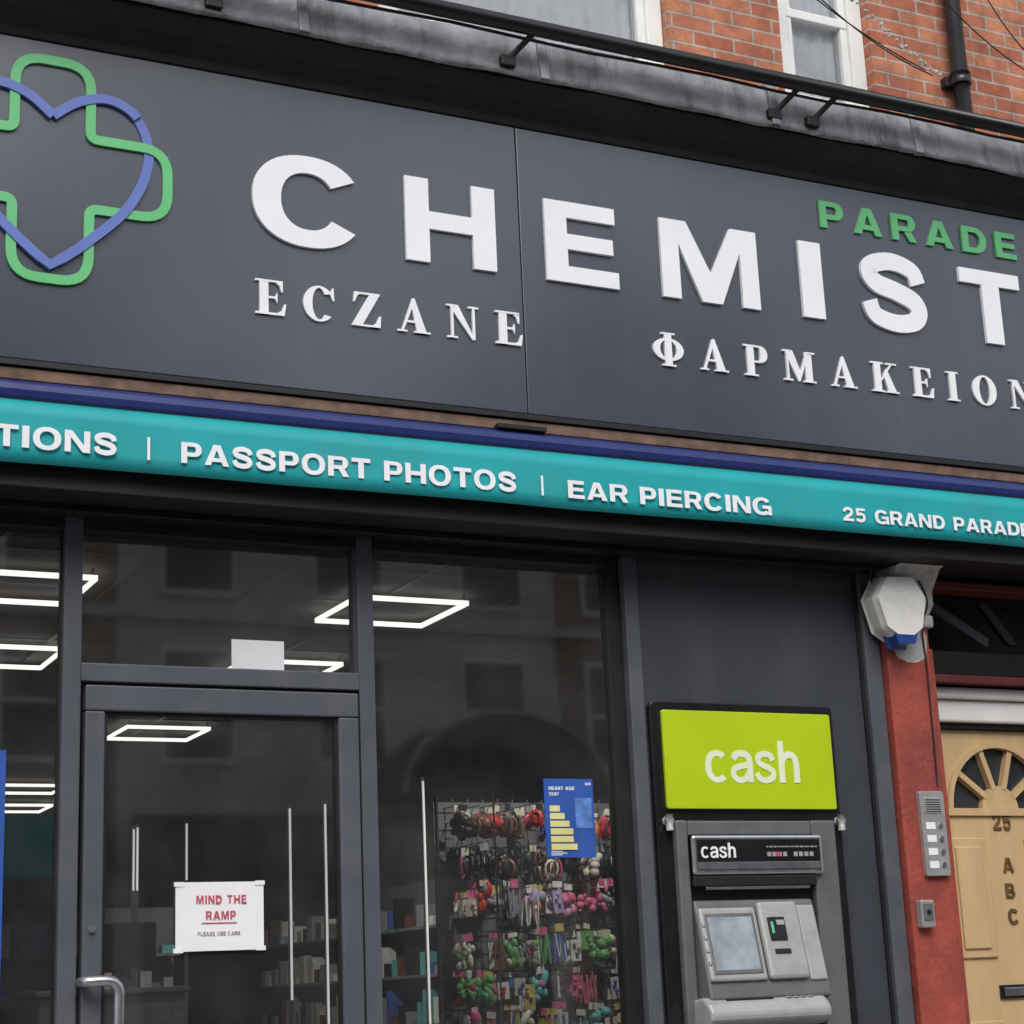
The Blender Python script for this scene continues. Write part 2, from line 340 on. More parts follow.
# the heart weaves over the cross at the top and under it at the sides
hp=[(cx,cz+.205),(cx+.09,cz+.275),(cx+.20,cz+.305),(cx+.30,cz+.26),(cx+.352,cz+.15),(cx+.34,cz+.02),(cx+.265,cz-.13),(cx+.13,cz-.27),(cx+.03,cz-.355)]
hr=catmull(hp,8)
lb=LB()
for sg in (1,-1):
    pts=[(cx+(x-cx)*sg,z) for x,z in hr]
    for i0,i1,yy in ((0,26,-.346),(25,41,-.337),(40,len(hr),-.346)):
        lb.part(stroke(pts[i0:i1],.036,smooth=False),lambda q:q,yy,SY)
lb.part(stroke([(cx-.045,cz-.342),(cx,cz-.375),(cx+.045,cz-.342)],.036,smooth=False),lambda q:q,-.3465,SY)
lb.make('logo_heart',M['blue'],sign)

# ---------------- cornice / lead ----------------
bld=empty('terrace_building')
me=bpy.data.meshes.new('lead_flashing');nx=420;rows=[(-.50,4.875),(-.515,4.885),(-.503,4.92),(-.50,4.96),(-.495,5.00),(-.49,5.04),(-.475,5.075),(-.40,5.10),(.05,5.16)]
vs=[];fs=[]
joints=[-.2,1.35,2.2,3.23,4.35,5.12,6.3]
for i in range(nx+1):
    x=-.8+8.4*i/nx
    jt=sum(.010*math.exp(-((x-q)/.018)**2) for q in joints)
    for j,(y,z) in enumerate(rows):
        w=.003*math.sin(x*5+j*.5)+.003*math.sin(x*17.3+1.3*j)+.002*random.uniform(-1,1)
        vs.append((x,y-(w if j<7 else 0)-jt,z+(.004*math.sin(x*4.1)+.002*math.sin(x*13)+.001*random.uniform(-1,1) if j<7 else 0)))
for i in range(nx):
    for j in range(len(rows)-1):
        q=i*len(rows)+j;fs.append((q,q+len(rows),q+len(rows)+1,q+1))
me.from_pydata(vs,[],fs);me.update();addobj('lead_flashing',me,M['lead'],bld,smooth=True)
for q in joints:
    wedge('lead_lap',[(-.50,4.872),(-.531,4.876),(-.524,4.92),(-.516,5.0),(-.508,5.05),(-.488,5.086),(-.42,5.11),(-.42,5.09),(-.49,5.0)],q-.018,q+.022,M['lead'],bld,.004)
wedge('cornice_soffit',[(-.02,4.748),(-.335,4.748),(-.345,4.78),(-.42,4.82),(-.485,4.872),(-.482,5.02),(-.02,5.08)],-.8,7.6,M['soffit'],bld,.004)
pr=empty('awning_rail')
tube('rail_tube',[(-.8,-.60,5.05),(7.6,-.60,5.05)],.033,M['blackgl'],pr,16)
tube('rail_cable',[( -.8+ i*.3,-.575,5.010+.006*math.sin(i*1.7)) for i in range(29)],.007,M['black'],pr)
for x in (.6,1.9,3.12,4.40,4.60,6.3):
    tube('rail_bracket',[(x-.05,-.50,4.935),(x+.03,-.60,5.03)],.013,M['black'],pr)
    box('bracket_plate',x-.085,x-.02,-.53,-.5,4.905,4.95,M['black'],pr,.004)

# ---------------- upper wall ----------------
def uwall(n,x0,x1,z0,z1): box(n,x0,x1,.05,.4,z0,z1,M['brick'],bld)
box('fascia_backing',-.8,9,.01,.4,3.205,4.698,M['soffit'],bld)
uwall('brick_base',-.8,9,4.7,5.33)
uwall('brick_top',-.8,9,7.1,9.2)
wins=[(.9,2.3),(2.75,4.205),(4.835,5.375),(6.6,8.0)]
xs=-.8
for i,(p,q) in enumerate(wins+[(9,9)]):
    uwall('brick_pier_%d'%i,xs,p,5.33,7.1);xs=q
for i,(p,q) in enumerate(wins):
    w=empty('sash_window');w.parent=bld
    y0,y1=.10,.18
    fw=.085
    box('sill',p-.04,q+.04,-.0,.2,5.28,5.345,M['stone'],w,.006)
    box('jamb_left',p+.002,p+fw,y0,y1,5.345,7.098,M['upvc'],w,.006)
    box('jamb_right',q-fw,q-.002,y0,y1,5.345,7.098,M['upvc'],w,.006)
    box('head',p+fw,q-fw,y0,y1,7.0,7.098,M['upvc'],w,.006)
    box('bottom_rail',p+fw,q-fw,y0+.01,y1,5.345,5.45,M['upvc'],w,.006)
    box('meeting_rail',p+fw,q-fw,y0+.015,y1,5.86,5.91,M['upvc'],w,.006)
    box('stile_left',p+fw,p+fw+.04,y0+.02,y1,5.45,7.0,M['upvc'],w,.004)
    box('stile_right',q-fw-.04,q-fw,y0+.02,y1,5.45,7.0,M['upvc'],w,.004)
    pane('glass',p+fw,q-fw,y1-.035,5.4,7.0,M['winglass'],w)
    me=bpy.data.meshes.new('net_curtain');vs=[];fs=[];n=int((q-p)/.008)
    for k in range(n+1):
        x=p+.03+(q-p-.06)*k/n;y=.196+.006*math.sin(x*75)+.004*math.sin(x*31)
        vs+=[(x,y,5.35),(x,y,7.09)]
    for k in range(n):fs.append((2*k,2*k+2,2*k+3,2*k+1))
    me.from_pydata(vs,[],fs);me.update();addobj('net_curtain',me,M['curtain'],w,smooth=True)
dp=empty('drainpipe')
tube('pipe',[(5.86,-.02,5.17),(5.86,-.02,9.2)],.042,M['blackgl'],dp,18)
for z in (5.6,6.9,8.2):
    tube('collar',[(5.86,-.02,z),(5.86,-.02,z+.06)],.052,M['blackgl'],dp,18)
    box('pipe_clip',5.79,5.93,.005,.05,z,z+.05,M['black'],dp,.003)
cb=empty('overhead_cables')
def sag(p,q,s,n=24):
    return [tuple(Vector(p).lerp(Vector(q),i/n)+Vector((0,0,-s*4*(i/n)*(1-i/n)))) for i in range(n+1)]
for p,q,s_ in [((4.55,-.1,6.1),(5.62,-.05,5.62),.06),((4.62,-.1,6.15),(5.66,-.05,5.60),.10),((5.5,-.12,6.2),(6.5,-.1,5.65),.12),((5.9,-.1,6.3),(6.6,-.05,5.8),.2),((4.72,-.02,6.2),(4.70,-.02,5.86),.0)]:
    tube('cable',sag(p,q,s_),.0035,M['black'],cb,6)
lp=sag((4.9,-.14,6.06),(5.68,-.08,5.58),.03,44)
me=bpy.data.meshes.new('string_lights');bm=bmesh.new()
for p in lp:
    bmesh.ops.create_icosphere(bm,subdivisions=1,radius=random.uniform(.006,.012),matrix=Matrix.Translation(Vector(p)+Vector((random.uniform(-.01,.01),0,random.uniform(-.018,.018)))))
bm.to_mesh(me);addobj('string_lights',me,M['stone'],cb)

# ---------------- awning ----------------
aw=empty('awning')
wedge('cassette',[(-.355,3.345),(-.372,3.36),(-.376,3.385),(-.368,3.41),(-.35,3.425),(-.10,3.43),(-.10,3.345)],-.8,5.95,M['casblue'],aw,.003)
me=bpy.data.meshes.new('valance');vs=[];fs=[];n=200
for i in range(n+1):
    x=-.8+6.75*i/n
    for j in range(5):
        q=j/4;z=3.352-.225*q
        vs.append((x,-.362-.004*q*math.sin(x*3.1)-.002*q*math.sin(x*11),z+.0015*q*math.sin(x*5)))
for i in range(n):
    for j in range(4):
        q=i*5+j;fs.append((q,q+1,q+6,q+5))
me.from_pydata(vs,[],fs);me.update();o=addobj('valance',me,M['teal'],aw,smooth=True)
md=o.modifiers.new('s','SOLIDIFY');md.thickness=.003;md.offset=-1
box('timber_batten',-.8,5.95,-.325,-.10,3.437,3.480,M['wood'],aw,.003)
box('motor_bracket',3.03,3.24,-.372,-.33,3.428,3.448,M['black'],aw,.003)
lb=LB()
yf,yb=-.3705,-.3695
layout(lb,sans,'PRESCRIPTIONS',.42,1.540,3.178,.078,yf,yb,kx=1)
lb.glyph([R(0,-.05,.12,1.0)],1.648,3.176,.08,1,yf,yb)
layout(lb,sans,'PASSPORT PHOTOS',1.77,3.095,3.173,.077,yf,yb,kx=1,space=.42)
lb.glyph([R(0,-.05,.12,1.0)],3.203,3.172,.076,1,yf,yb)
layout(lb,sans,'EAR PIERCING',3.32,4.27,3.168,.072,yf,yb,kx=1,space=.42)
layout(lb,sans,'25 GRAND PARADE',4.63,5.65,3.173,.060,yf,yb,kx=1,space=.5)
lb.make('awning_lettering',M['white'],aw)
box('shutter_housing',-.8,7.6,-.30,-.003,3.06,3.33,M['black'],bld,.004)
box('shutter_slot',-.8,5.0,-.12,-.02,3.035,3.058,M['blackgl'],bld,.002)

# ---------------- shopfront glazing ----------------
sf=empty('shop_window')
F=M['frame']
HD=3.045
def post(n,x0,x1,z0=.0,z1=HD,y0=0,y1=.1,m=F,p=sf): return box(n,x0,x1,y0,y1,z0,z1,m,p,.004)
post('mullion_left_window',1.45,1.515)
post('mullion_mid',2.575,2.64)
post('jamb_right',3.755,3.82,y0=-.01)
post('jamb_rebate',3.685,3.752,y0=.03,y1=.1,m=M['black'])
post('end_post',-.8,-.7)
post('mullion_far',.2,.26)
for n_,x0,x1 in [('a',-.7,.2),('b',.26,1.45),('c',1.515,2.575),('d',2.64,3.685)]:
    box('head_rail_'+n_,x0,x1,.004,.1,3.0,HD,M['black'],sf,.003)
    if n_ in 'abd':
        box('stall_riser_'+n_,x0,x1,.006,.12,.0,.42,M['panel'],sf,.003)
        box('sill_rail_'+n_,x0,x1,-.01,.1,.425,.49,F,sf,.004)
        pane('glass_'+n_,x0,x1,.053,.49,3.0,M['glass'],sf)
        box('gasket_l_'+n_,x0,x0+.008,.035,.05,.49,3.0,M['black'],sf)
        box('gasket_r_'+n_,x1-.008,x1,.035,.05,.49,3.0,M['black'],sf)
box('transom_bar',1.515,2.575,-.004,.1,2.445,2.512,F,sf,.005)
pane('transom_glass',1.515,2.575,.053,2.512,3.0,M['glass'],sf)
dr=empty('shop_door')
box('top_rail',1.53,2.565,-.012,.06,2.34,2.432,F,dr,.006)
box('hinge_stile',2.485,2.565,-.012,.06,.08,2.338,F,dr,.006)
box('lock_stile',1.53,1.60,-.012,.06,.08,2.338,F,dr,.006)
box('bottom_rail',1.602,2.483,-.010,.06,.08,.26,F,dr,.006)
pane('door_glass',1.60,2.485,.024,.26,2.34,M['glass'],dr)
box('gasket_top',1.60,2.485,.008,.02,2.328,2.34,M['black'],dr)
box('gasket_l',1.60,1.612,.008,.02,.26,2.328,M['black'],dr)
box('gasket_r',2.473,2.485,.008,.02,.26,2.328,M['black'],dr)
box('head_gap',1.518,2.572,.02,.07,2.432,2.444,M['black'],dr)
hp_=[(1.555,-.012,1.405),(1.555,-.06,1.405),(1.575,-.075,1.405),(1.63,-.078,1.405),(1.655,-.078,1.395),(1.668,-.078,1.37),(1.668,-.078,1.3),(1.668,-.078,.9),(1.655,-.078,.87),(1.62,-.078,.86),(1.575,-.075,.86),(1.555,-.06,.86),(1.555,-.012,.86)]
tube('pull_handle',[(x-.025,y,z) for x,y,z in catmull(hp_,4)],.019,M['alu'],dr,14)
tube('lock_cylinder',[(1.562,-.022,1.58),(1.562,-.01,1.58)],.013,M['alu'],dr)
box('threshold',1.515,2.575,-.02,.12,.0,.075,M['alu'],dr,.004)

# notices
nt_=empty('paper_notice')
box('sheet',1.865,2.19,.012,.016,1.497,1.737,M['paper'],nt_)
lb=LB();layout(lb,sans,'MIND THE',1.94,2.125,1.66,.030,.0105,.012,kx=1,gap=.3)
layout(lb,sans,'RAMP',1.975,2.085,1.605,.030,.0105,.012,kx=1,gap=.3);lb.glyph([R(0,0,1,1)],1.96,1.592,.003,43,.0105,.012);lb.make('red_text',M['redink'],nt_)
lb=LB();layout(lb,sans,'PLEASE USE CARE',1.945,2.10,1.550,.013,.0105,.012,kx=1,gap=.3);lb.make('small_text',M['greyink'],nt_)
for k,(x,z) in enumerate([(1.87,1.73),(2.17,1.732),(1.868,1.5),(2.172,1.502)]): box('tape',x-.012,x+.024,.0092,.0108,z-.008,z+.008,M['paper'],nt_)
box('window_label',2.085,2.29,.044,.0475,2.52,2.63,M['paper'])
po=empty('window_poster')
box('sheet',3.365,3.585,.042,.046,1.815,2.125,M['posterblue'],po)
box('photo_area',3.50,3.575,.0405,.0418,1.93,2.05,mat('poster_light_blue',(.10,.22,.55),.5,var=.4,scale=20),po)
lb=LB()
for k,(w_,z_) in enumerate([(.045,2.005),(.065,1.975),(.085,1.945),(.10,1.915),(.10,1.885),(.115,1.855)]):
    lb.glyph([R(0,0,1,1)],3.385,z_-.01,.024,w_/.024,.0395,.0403)
lb.make('yellow_steps',M['yellow'],po)
lb=LB()
for k in range(3): lb.glyph([R(0,0,1,1)],3.385,1.838-.007*k,.003,(.05+.02*(k%2))/.003,.041,.042)
layout(lb,sans,'HEART AGE',3.385,3.50,2.08,.014,.041,.042,kx=1,gap=.25)
layout(lb,sans,'TEST',3.385,3.43,2.058,.012,.041,.042,kx=1,gap=.25)
layout(lb,sans,'MHS',3.55,3.575,2.1,.01,.041,.042,kx=1,gap=.25)
lb.make('white_text',M['paper'],po)
po3=empty('window_poster')
box('sheet',.85,1.268,.042,.046,1.20,2.20,M['posterblue'],po3)
box('sheet_banner',.88,1.24,.039,.0415,2.02,2.17,M['paper'],po3)

# ---------------- grey infill panel + end post ----------------
box('infill_panel',3.82,4.94,.006,.08,0,3.05,M['panel'],sf,.003)
post('end_column',4.94,5.022,y0=-.03,y1=.1)
box('end_column_bead',4.925,4.939,-.008,.02,0,3.05,M['black'],sf,.002)

# ---------------- cash machine ----------------
am=empty('cash_machine');am.location=(-.02,.03,-.004)
xzprism('surround',rounded([(3.85,.75),(4.755,.75),(4.755,2.445),(3.85,2.445)],.03,5),-.06,-.03,M['blackgl'],am,.006)
xzprism('lime_sign',rounded([(3.895,2.003),(4.725,2.003),(4.725,2.405),(3.895,2.405)],.012,4),-.078,-.0605,M['lime'],am,.003)
lb=LB();Y0,Y1=-.0795,-.078
def cashword(lb,x0,z,hx,Y0,Y1,kx,tk,offs):
    parts=[[ring(.45,.5,.45,.52,tk,tk*.85,46,314)],
     [stroke([(.12,.74),(.25,.90),(.45,.93),(.66,.87),(.74,.68),(.74,.0)],tk),stroke([(.72,.56),(.4,.52),(.14,.42),(.12,.2),(.3,.07),(.55,.12),(.72,.32)],tk*.88)],
     [stroke([(.72,.72),(.62,.88),(.4,.93),(.18,.85),(.16,.68),(.32,.56),(.55,.47),(.7,.36),(.68,.17),(.44,.07),(.2,.12),(.07,.3)],tk*.9)],
     [R(.05,0,.05+tk,1.36),stroke([(.15,.5),(.22,.78),(.45,.92),(.66,.84),(.73,.62),(.73,0)],tk)]]
    for p,o_ in zip(parts,offs): lb.glyph(p,x0+o_,z,hx,kx,Y0,Y1)
cashword(lb,4.085,2.112,.128,Y0,Y1,1,.22,(0,.122,.240,.354))
lb.make('cash_text',M['limetext'],am)
G,GL=M['atm'],M['atml']
box('fascia_left',3.915,3.968,-.10,-.06,.9,1.955,G,am,.008)
box('fascia_right',4.570,4.690,-.10,-.06,.9,1.955,G,am,.008)
box('fascia_top',3.97,4.568,-.098,-.06,1.895,1.953,G,am,.006)
box('header_frame',3.972,4.600,-.125,-.1005,1.735,1.893,M['alu'],am,.010)
box('header_plate',3.99,4.582,-.1285,-.125,1.755,1.876,M['blackgl'],am,.001)
box('header_lower',3.99,4.582,-.1305,-.1287,1.757,1.785,M['alu'],am,.0005)
lb=LB();H0,H1=-.1312,-.1286
cashword(lb,4.005,1.802,.044,H0,H1,1,.21,(0,.043,.085,.126))
lb.make('header_text',M['paper'],am)
lb=LB()
for k in range(20):
    lb.glyph([R(0,0,1,1)],4.32+.0125*k,1.842,.006,1.0+.4*(k%2),H0,H1)
for k in range(9):
    if k!=4: lb.glyph([R(0,0,1,1)],4.32+.026*k,1.806,.018,1.0,H0,H1)
lb.make('header_small_text',M['atml'],am)
box('header_red_badge',4.36,4.385,-.1325,-.131,1.806,1.824,M['redink'],am)
box('recess_back',3.97,4.568,-.064,-.0615,.9,1.735,M['black'],am)
box('recess_hood',3.972,4.566,-.118,-.064,1.69,1.733,M['black'],am,.006)
box('hood_lamp',4.03,4.53,-.112,-.07,1.678,1.689,M['alu'],am,.002)
wedge('console',[(-.064,1.60),(-.085,1.64),(-.10,1.63),(-.175,1.30),(-.185,1.25),(-.064,1.2)],3.974,4.545,G,am,.012)
def slope(u): return (-.10-.075*u, 1.63-.33*u)
def slab(name,x0,x1,u0,u1,th,m,bev=.003,emb=0.004):
    (ya,za),(yb_,zb)=slope(u0),slope(u1)
    nrm=Vector((-.33,.075));nrm.normalize()
    pr=[(ya+nrm.x*-emb,za-nrm.y*emb),(ya+nrm.x*th,za+nrm.y*th),(yb_+nrm.x*th,zb+nrm.y*th),(yb_-nrm.x*emb,zb-nrm.y*emb)]
    return wedge(name,pr,x0,x1,m,am,bev)
slab('screen_bezel',3.978,4.245,.08,.95,.018,GL,.014)
slab('screen_surround',3.994,4.229,.15,.88,.021,G,.006)
slab('screen',4.008,4.215,.20,.83,.0225,M['screen'],.002)
slab('slot_column',4.253,4.445,.02,.95,.026,GL,.016)
slab('card_slot',4.285,4.365,.22,.50,.034,M['blackgl'],.004)
slab('card_slot_light',4.294,4.306,.28,.42,.036,M['greenled'],.002)
slab('card_slot_label',4.322,4.358,.26,.32,.036,M['atml'],.001)
slab('receipt_slot',4.295,4.37,.60,.66,.030,M['black'],.002)
slab('side_cheek',4.452,4.535,.06,.97,.010,GL,.014)
for k in range(4): slab('screen_key',3.982,3.992,.26+k*.15,.31+k*.15,.024,M['alu'],.002)
wedge('ledge',[(-.064,1.25),(-.16,1.262),(-.205,1.235),(-.228,1.205),(-.228,1.175),(-.20,1.15),(-.064,1.13)],3.945,4.510,GL,am,.012)
box('cash_slot',4.04,4.26,-.19,-.12,1.245,1.254,M['black'],am,.002)
for r_ in range(4):
    for c_ in range(4):
        box('key',4.32+c_*.035,4.346+c_*.035,-.19+r_*.018,-.176+r_*.018,1.24+r_*.005,1.252+r_*.005,M['alu'],am,.002)
box('lower_fascia',3.972,4.566,-.09,-.0645,.9,1.128,G,am,.005)
for x in (3.895,4.735):
    tube('side_lamp',[(x,-.06,1.955),(x,-.09,1.955)],.019,M['atml'],am,14)
    tube('side_lamp_body',[(x,-.085,1.98),(x,-.085,1.915)],.015,M['atml'],am,14)

# ---------------- pilaster, alarm, intercom ----------------
pi=empty('red_pilaster')
box('shaft',5.034,5.272,-.06,.25,0,2.80,M['redpaint'],pi,.008)
box('stone_side',5.276,5.33,-.01,.25,0,2.72,M['redpaint'],pi,.006)
box('capital_lower',5.03,5.30,-.075,.2,2.803,2.86,M['stone'],pi,.012)
wedge('capital_console',[(-.065,2.862),(-.10,2.90),(-.10,2.96),(-.17,3.05),(-.2,3.056),(.1,3.056),(.1,2.862)],5.045,5.285,M['stone'],pi,.01)
xzprism('bare_patch',catmull([(5.08,2.68),(5.11,2.655),(5.17,2.64),(5.23,2.66),(5.25,2.70),(5.24,2.79),(5.07,2.79)],4,True),-.063,-.0605,M['stone'],pi)
al=empty('alarm_box')
hexo=[(4.925,2.905),(4.985,3.005),(5.135,3.01),(5.20,2.915),(5.165,2.77),(5.115,2.735),(5.02,2.735),(4.965,2.77)]
ctr=Vector((5.06,2.88))
def sc(poly,k): return [tuple(ctr+(Vector(p)-ctr)*k) for p in poly]
def loft(name,polys,m,par,bevel=0):
    n=len(polys[0][1]);vs=[];fs=[]
    for y,P in polys: vs+=[(x,y,z) for x,z in P]
    for k in range(len(polys)-1):
        for i in range(n): fs.append((k*n+i,k*n+(i+1)%n,(k+1)*n+(i+1)%n,(k+1)*n+i))
    fs.append(tuple(range(n)));fs.append(tuple(range(len(vs)-1,len(vs)-n-1,-1)))
    me=bpy.data.meshes.new(name);me.from_pydata(vs,[],fs);me.update();return addobj(name,me,m,par,bevel)
loft('casing',[(-.062,hexo),(-.13,sc(hexo,1.0)),(-.165,sc(hexo,.88))],M['plastic'],al,.008)
loft('strobe_lens',[(-.09,[(5.0,2.765),(5.135,2.765),(5.11,2.70),(5.025,2.70)]),(-.163,[(5.005,2.78),(5.13,2.78),(5.105,2.715),(5.03,2.715)])],M['strobe'],al,.01)
box('mount_plate',4.99,5.13,-.0615,-.03,2.74,3.0,M['black'],al)
tube('alarm_cable',catmull([(5.16,-.12,3.05),(5.20,-.13,2.98),(5.235,-.12,2.9),(5.225,-.08,2.8),(5.24,-.066,2.6),(5.235,-.066,2.1)],8),.004,M['black'],al,6)
tube('alarm_cable',catmull([(4.97,-.12,3.06),(4.955,-.1,3.03),(4.97,-.08,2.99)],8),.005,M['black'],al,6)
ic=empty('intercom_panel')
xzprism('plate',rounded([(5.115,1.715),(5.245,1.715),(5.245,2.075),(5.115,2.075)],.01,3),-.085,-.0605,M['steel'],ic,.004)
box('speaker',5.135,5.225,-.088,-.0852,1.98,2.05,M['atml'],ic,.002)
for k in range(6): box('speaker_slot',5.14,5.22,-.0895,-.0882,1.986+k*.01,1.990+k*.01,M['black'],ic)
for k in range(4):
    z=1.93-k*.055
    box('name_label',5.135,5.185,-.087,-.0852,z-.018,z+.012,M['paper'],ic,.001)
    tube('call_button',[(5.21,-.092,z-.003),(5.21,-.085,z-.003)],.011,M['alu'],ic)
jb=empty('door_release_box')
box('casing',5.055,5.125,-.10,-.0605,1.50,1.615,M['steel'],jb,.006)
box('cover',5.065,5.115,-.104,-.1005,1.53,1.60,M['atm'],jb,.003)
tube('button',[(5.09,-.11,1.565),(5.09,-.104,1.565)],.01,M['black'],jb)

# ---------------- residential doorway ----------------
rd=empty('front_door')
D=M['doorwood'];dx0,dx1=5.39,6.21;dc=5.80
box('frame_left',5.335,5.385,.15,.28,0,2.40,M['maroon'],rd,.004)
box('frame_right',6.215,6.265,.15,.28,0,2.40,M['maroon'],rd,.004)
box('lintel',5.335,6.30,.14,.3,2.42,2.52,M['upvc'],rd,.01)
box('lintel_crown',5.335,6.32,.11,.3,2.523,2.575,M['upvc'],rd,.012)
box('lintel_bead',5.385,6.215,.17,.26,2.395,2.417,M['black'],rd,.002)
yl,yr=.20,.245
r0,r1=.105,.285;fz=2.03
def leafpoly():
    P=[(dx0,fz),(dx0,2.39),(dx1,2.39),(dx1,fz),(dc+r1,fz)]
    P+=arcpts(dc,fz,r1,r1,0,180,26,1.0)[1:]
    return P
xzprism('leaf_top',leafpoly(),yl,yr,D,rd)
box('leaf_lower',dx0,dx1,yl,yr,.05,fz-.001,D,rd)
box('fan_glass',dx0+.05,dx1-.05,yl+.028,yl+.034,fz,2.36,M['dwin'],rd)
lb=LB()
lb.part(('s',arcpts(dc,fz,r1+.022,r1+.022,0,180,26,1.0),arcpts(dc,fz,r1-.004,r1-.004,0,180,26,1.0),False),lambda q:q,yl-.014,yl+.02)
lb.part(('s',arcpts(dc,fz,r0,r0,0,180,20,1.0),arcpts(dc,fz,.001,.001,0,180,20,1.0),False),lambda q:q,yl-.002,yl+.028)
for an in (36,72,108,144):
    a_=math.radians(an);u=(math.cos(a_),math.sin(a_));p_=(-u[1],u[0]);hw=.013
    lb.part(('p',[(dc+u[0]*r0*.9+p_[0]*hw,fz+u[1]*r0*.9+p_[1]*hw),(dc+u[0]*r1+p_[0]*hw,fz+u[1]*r1+p_[1]*hw),(dc+u[0]*r1-p_[0]*hw,fz+u[1]*r1-p_[1]*hw),(dc+u[0]*r0*.9-p_[0]*hw,fz+u[1]*r0*.9-p_[1]*hw)]),lambda q:q,yl-.004,yl+.028)
lb.part(R(dx0+.07,fz-.03,dx1-.07,fz+.003),lambda q:q,yl-.012,yl)
lb.make('fan_bars',D,rd)
def rpanel(n,x0,x1,z0,z1):
    box(n+'_mould',x0,x1,yl-.012,yl,z0,z1,D,rd,.008)
    box(n+'_field',x0+.04,x1-.04,yl-.022,yl-.0122,z0+.04,z1-.04,D,rd,.009)
rpanel('panel_ul',5.46,5.69,1.37,1.90);rpanel('panel_ur',5.91,6.14,1.37,1.90)
rpanel('panel_ll',5.46,5.69,.30,1.1);rpanel('panel_lr',5.91,6.14,.30,1.1)
lb=LB();layout(lb,sans,'25',5.745,5.845,1.935,.075,yl-.006,yl,kx=1,gap=.2)
for ch,z_ in (('A',1.745),('B',1.63),('C',1.515)):
    lb.glyph(sans(ch)[1],5.775,z_,.065,.75,yl-.006,yl)
lb.make('door_characters',M['brass'],rd)
box('letterbox',5.68,5.92,yl-.012,yl,1.19,1.25,M['blackgl'],rd,.003)
box('letterbox_flap',5.70,5.90,yl-.016,yl-.0122,1.202,1.238,M['alu'],rd,.002)
po2=empty('porch_fascia')
box('back_board',5.34,7.6,.22,.3,2.58,3.06,M['black'],po2)
box('soffit_board',5.31,9,-.0,.4,3.062,3.2,M['black'],po2)
box('lower_rail',5.335,7.6,.05,.22,2.585,2.62,M['maroon'],po2,.004)
box('upper_rail',5.31,7.6,-.02,.1,3.0,3.035,M['maroon'],po2,.004)
box('slab_panel',5.36,6.6,.10,.2,2.63,2.74,M['blackgl'],po2,.004)
xzprism('diagonal_brace',[(5.36,2.95),(5.42,2.97),(5.74,2.80),(5.72,2.76)],.08,.12,M['panel'],po2,.003)
xzprism('diagonal_brace_b',[(5.7,2.97),(5.76,2.97),(5.92,2.78),(5.86,2.78)],.09,.12,M['blackgl'],po2,.003)
box('right_pier',6.27,6.5,-.05,.3,0,2.58,M['redpaint'],po2,.006)
box('right_shop_wall',6.5,9,.0,.3,0,3.06,M['panel'],bld)

# ---------------- interior ----------------
ir=empty('shop_interior')
X0,X1,Y0_,Y1_=-.8,5.3,.12,11.
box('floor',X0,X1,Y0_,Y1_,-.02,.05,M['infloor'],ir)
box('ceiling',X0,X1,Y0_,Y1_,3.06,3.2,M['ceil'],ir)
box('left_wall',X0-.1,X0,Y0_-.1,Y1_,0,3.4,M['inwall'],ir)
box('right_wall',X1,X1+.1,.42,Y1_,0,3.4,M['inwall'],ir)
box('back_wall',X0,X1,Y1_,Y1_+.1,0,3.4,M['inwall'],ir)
for i in range(11):
    box('ceiling_bar',X0,X1,.55+i*.6,.574+i*.6,3.052,3.06,M['shelf'],ir)
for i in range(10):
    box('ceiling_bar',X0+.3+i*.6,X0+.324+i*.6,Y0_,7,3.051,3.0585,M['shelf'],ir)
def clight(x,y,s=.54,w=.010):
    L_=empty('ceiling_light')
    z0,z1=3.008,3.03
    h=s/2
    box('tube_front',x-h,x+h,y-h,y-h+w,z0,z1,M['led'],L_)
    box('tube_back',x-h,x+h,y+h-w,y+h,z0,z1,M['led'],L_)
    box('tube_left',x-h,x-h+w,y-h+w,y+h-w,z0,z1,M['led'],L_)
    box('tube_right',x+h-w,x+h,y-h+w,y+h-w,z0,z1,M['led'],L_)
    for p in ((x-h+.02,y-h+.01),(x+h-.02,y-h+.01)): box('hanger',p[0]-.004,p[0]+.004,p[1]-.004,p[1]+.004,z1,3.06,M['shelf'],L_)
for x,y in [(3.2,1.17),(1.5,1.1),(3.2,2.75),(1.72,2.65),(3.2,5.1),(1.6,4.1),(.2,1.1),(3.2,9.6),(3.0,8.2)]:
    clight(x,y)
cols={'red':(.5,.02,.03),'pink':(.7,.14,.29),'black':(.02,.02,.022),'brown':(.16,.07,.04),'white':(.75,.75,.72),'lilac':(.42,.34,.56),'green':(.14,.38,.12),'blue':(.06,.14,.45),'aqua':(.12,.48,.46),'yellow':(.6,.5,.14),'orange':(.6,.25,.08),'grey':(.30,.30,.31),'cream':(.62,.56,.47),'purple':(.2,.05,.3)}
PM={k:mat('product_'+k,c,.5,var=.2,scale=25) for k,c in cols.items()}
PK=list(PM)
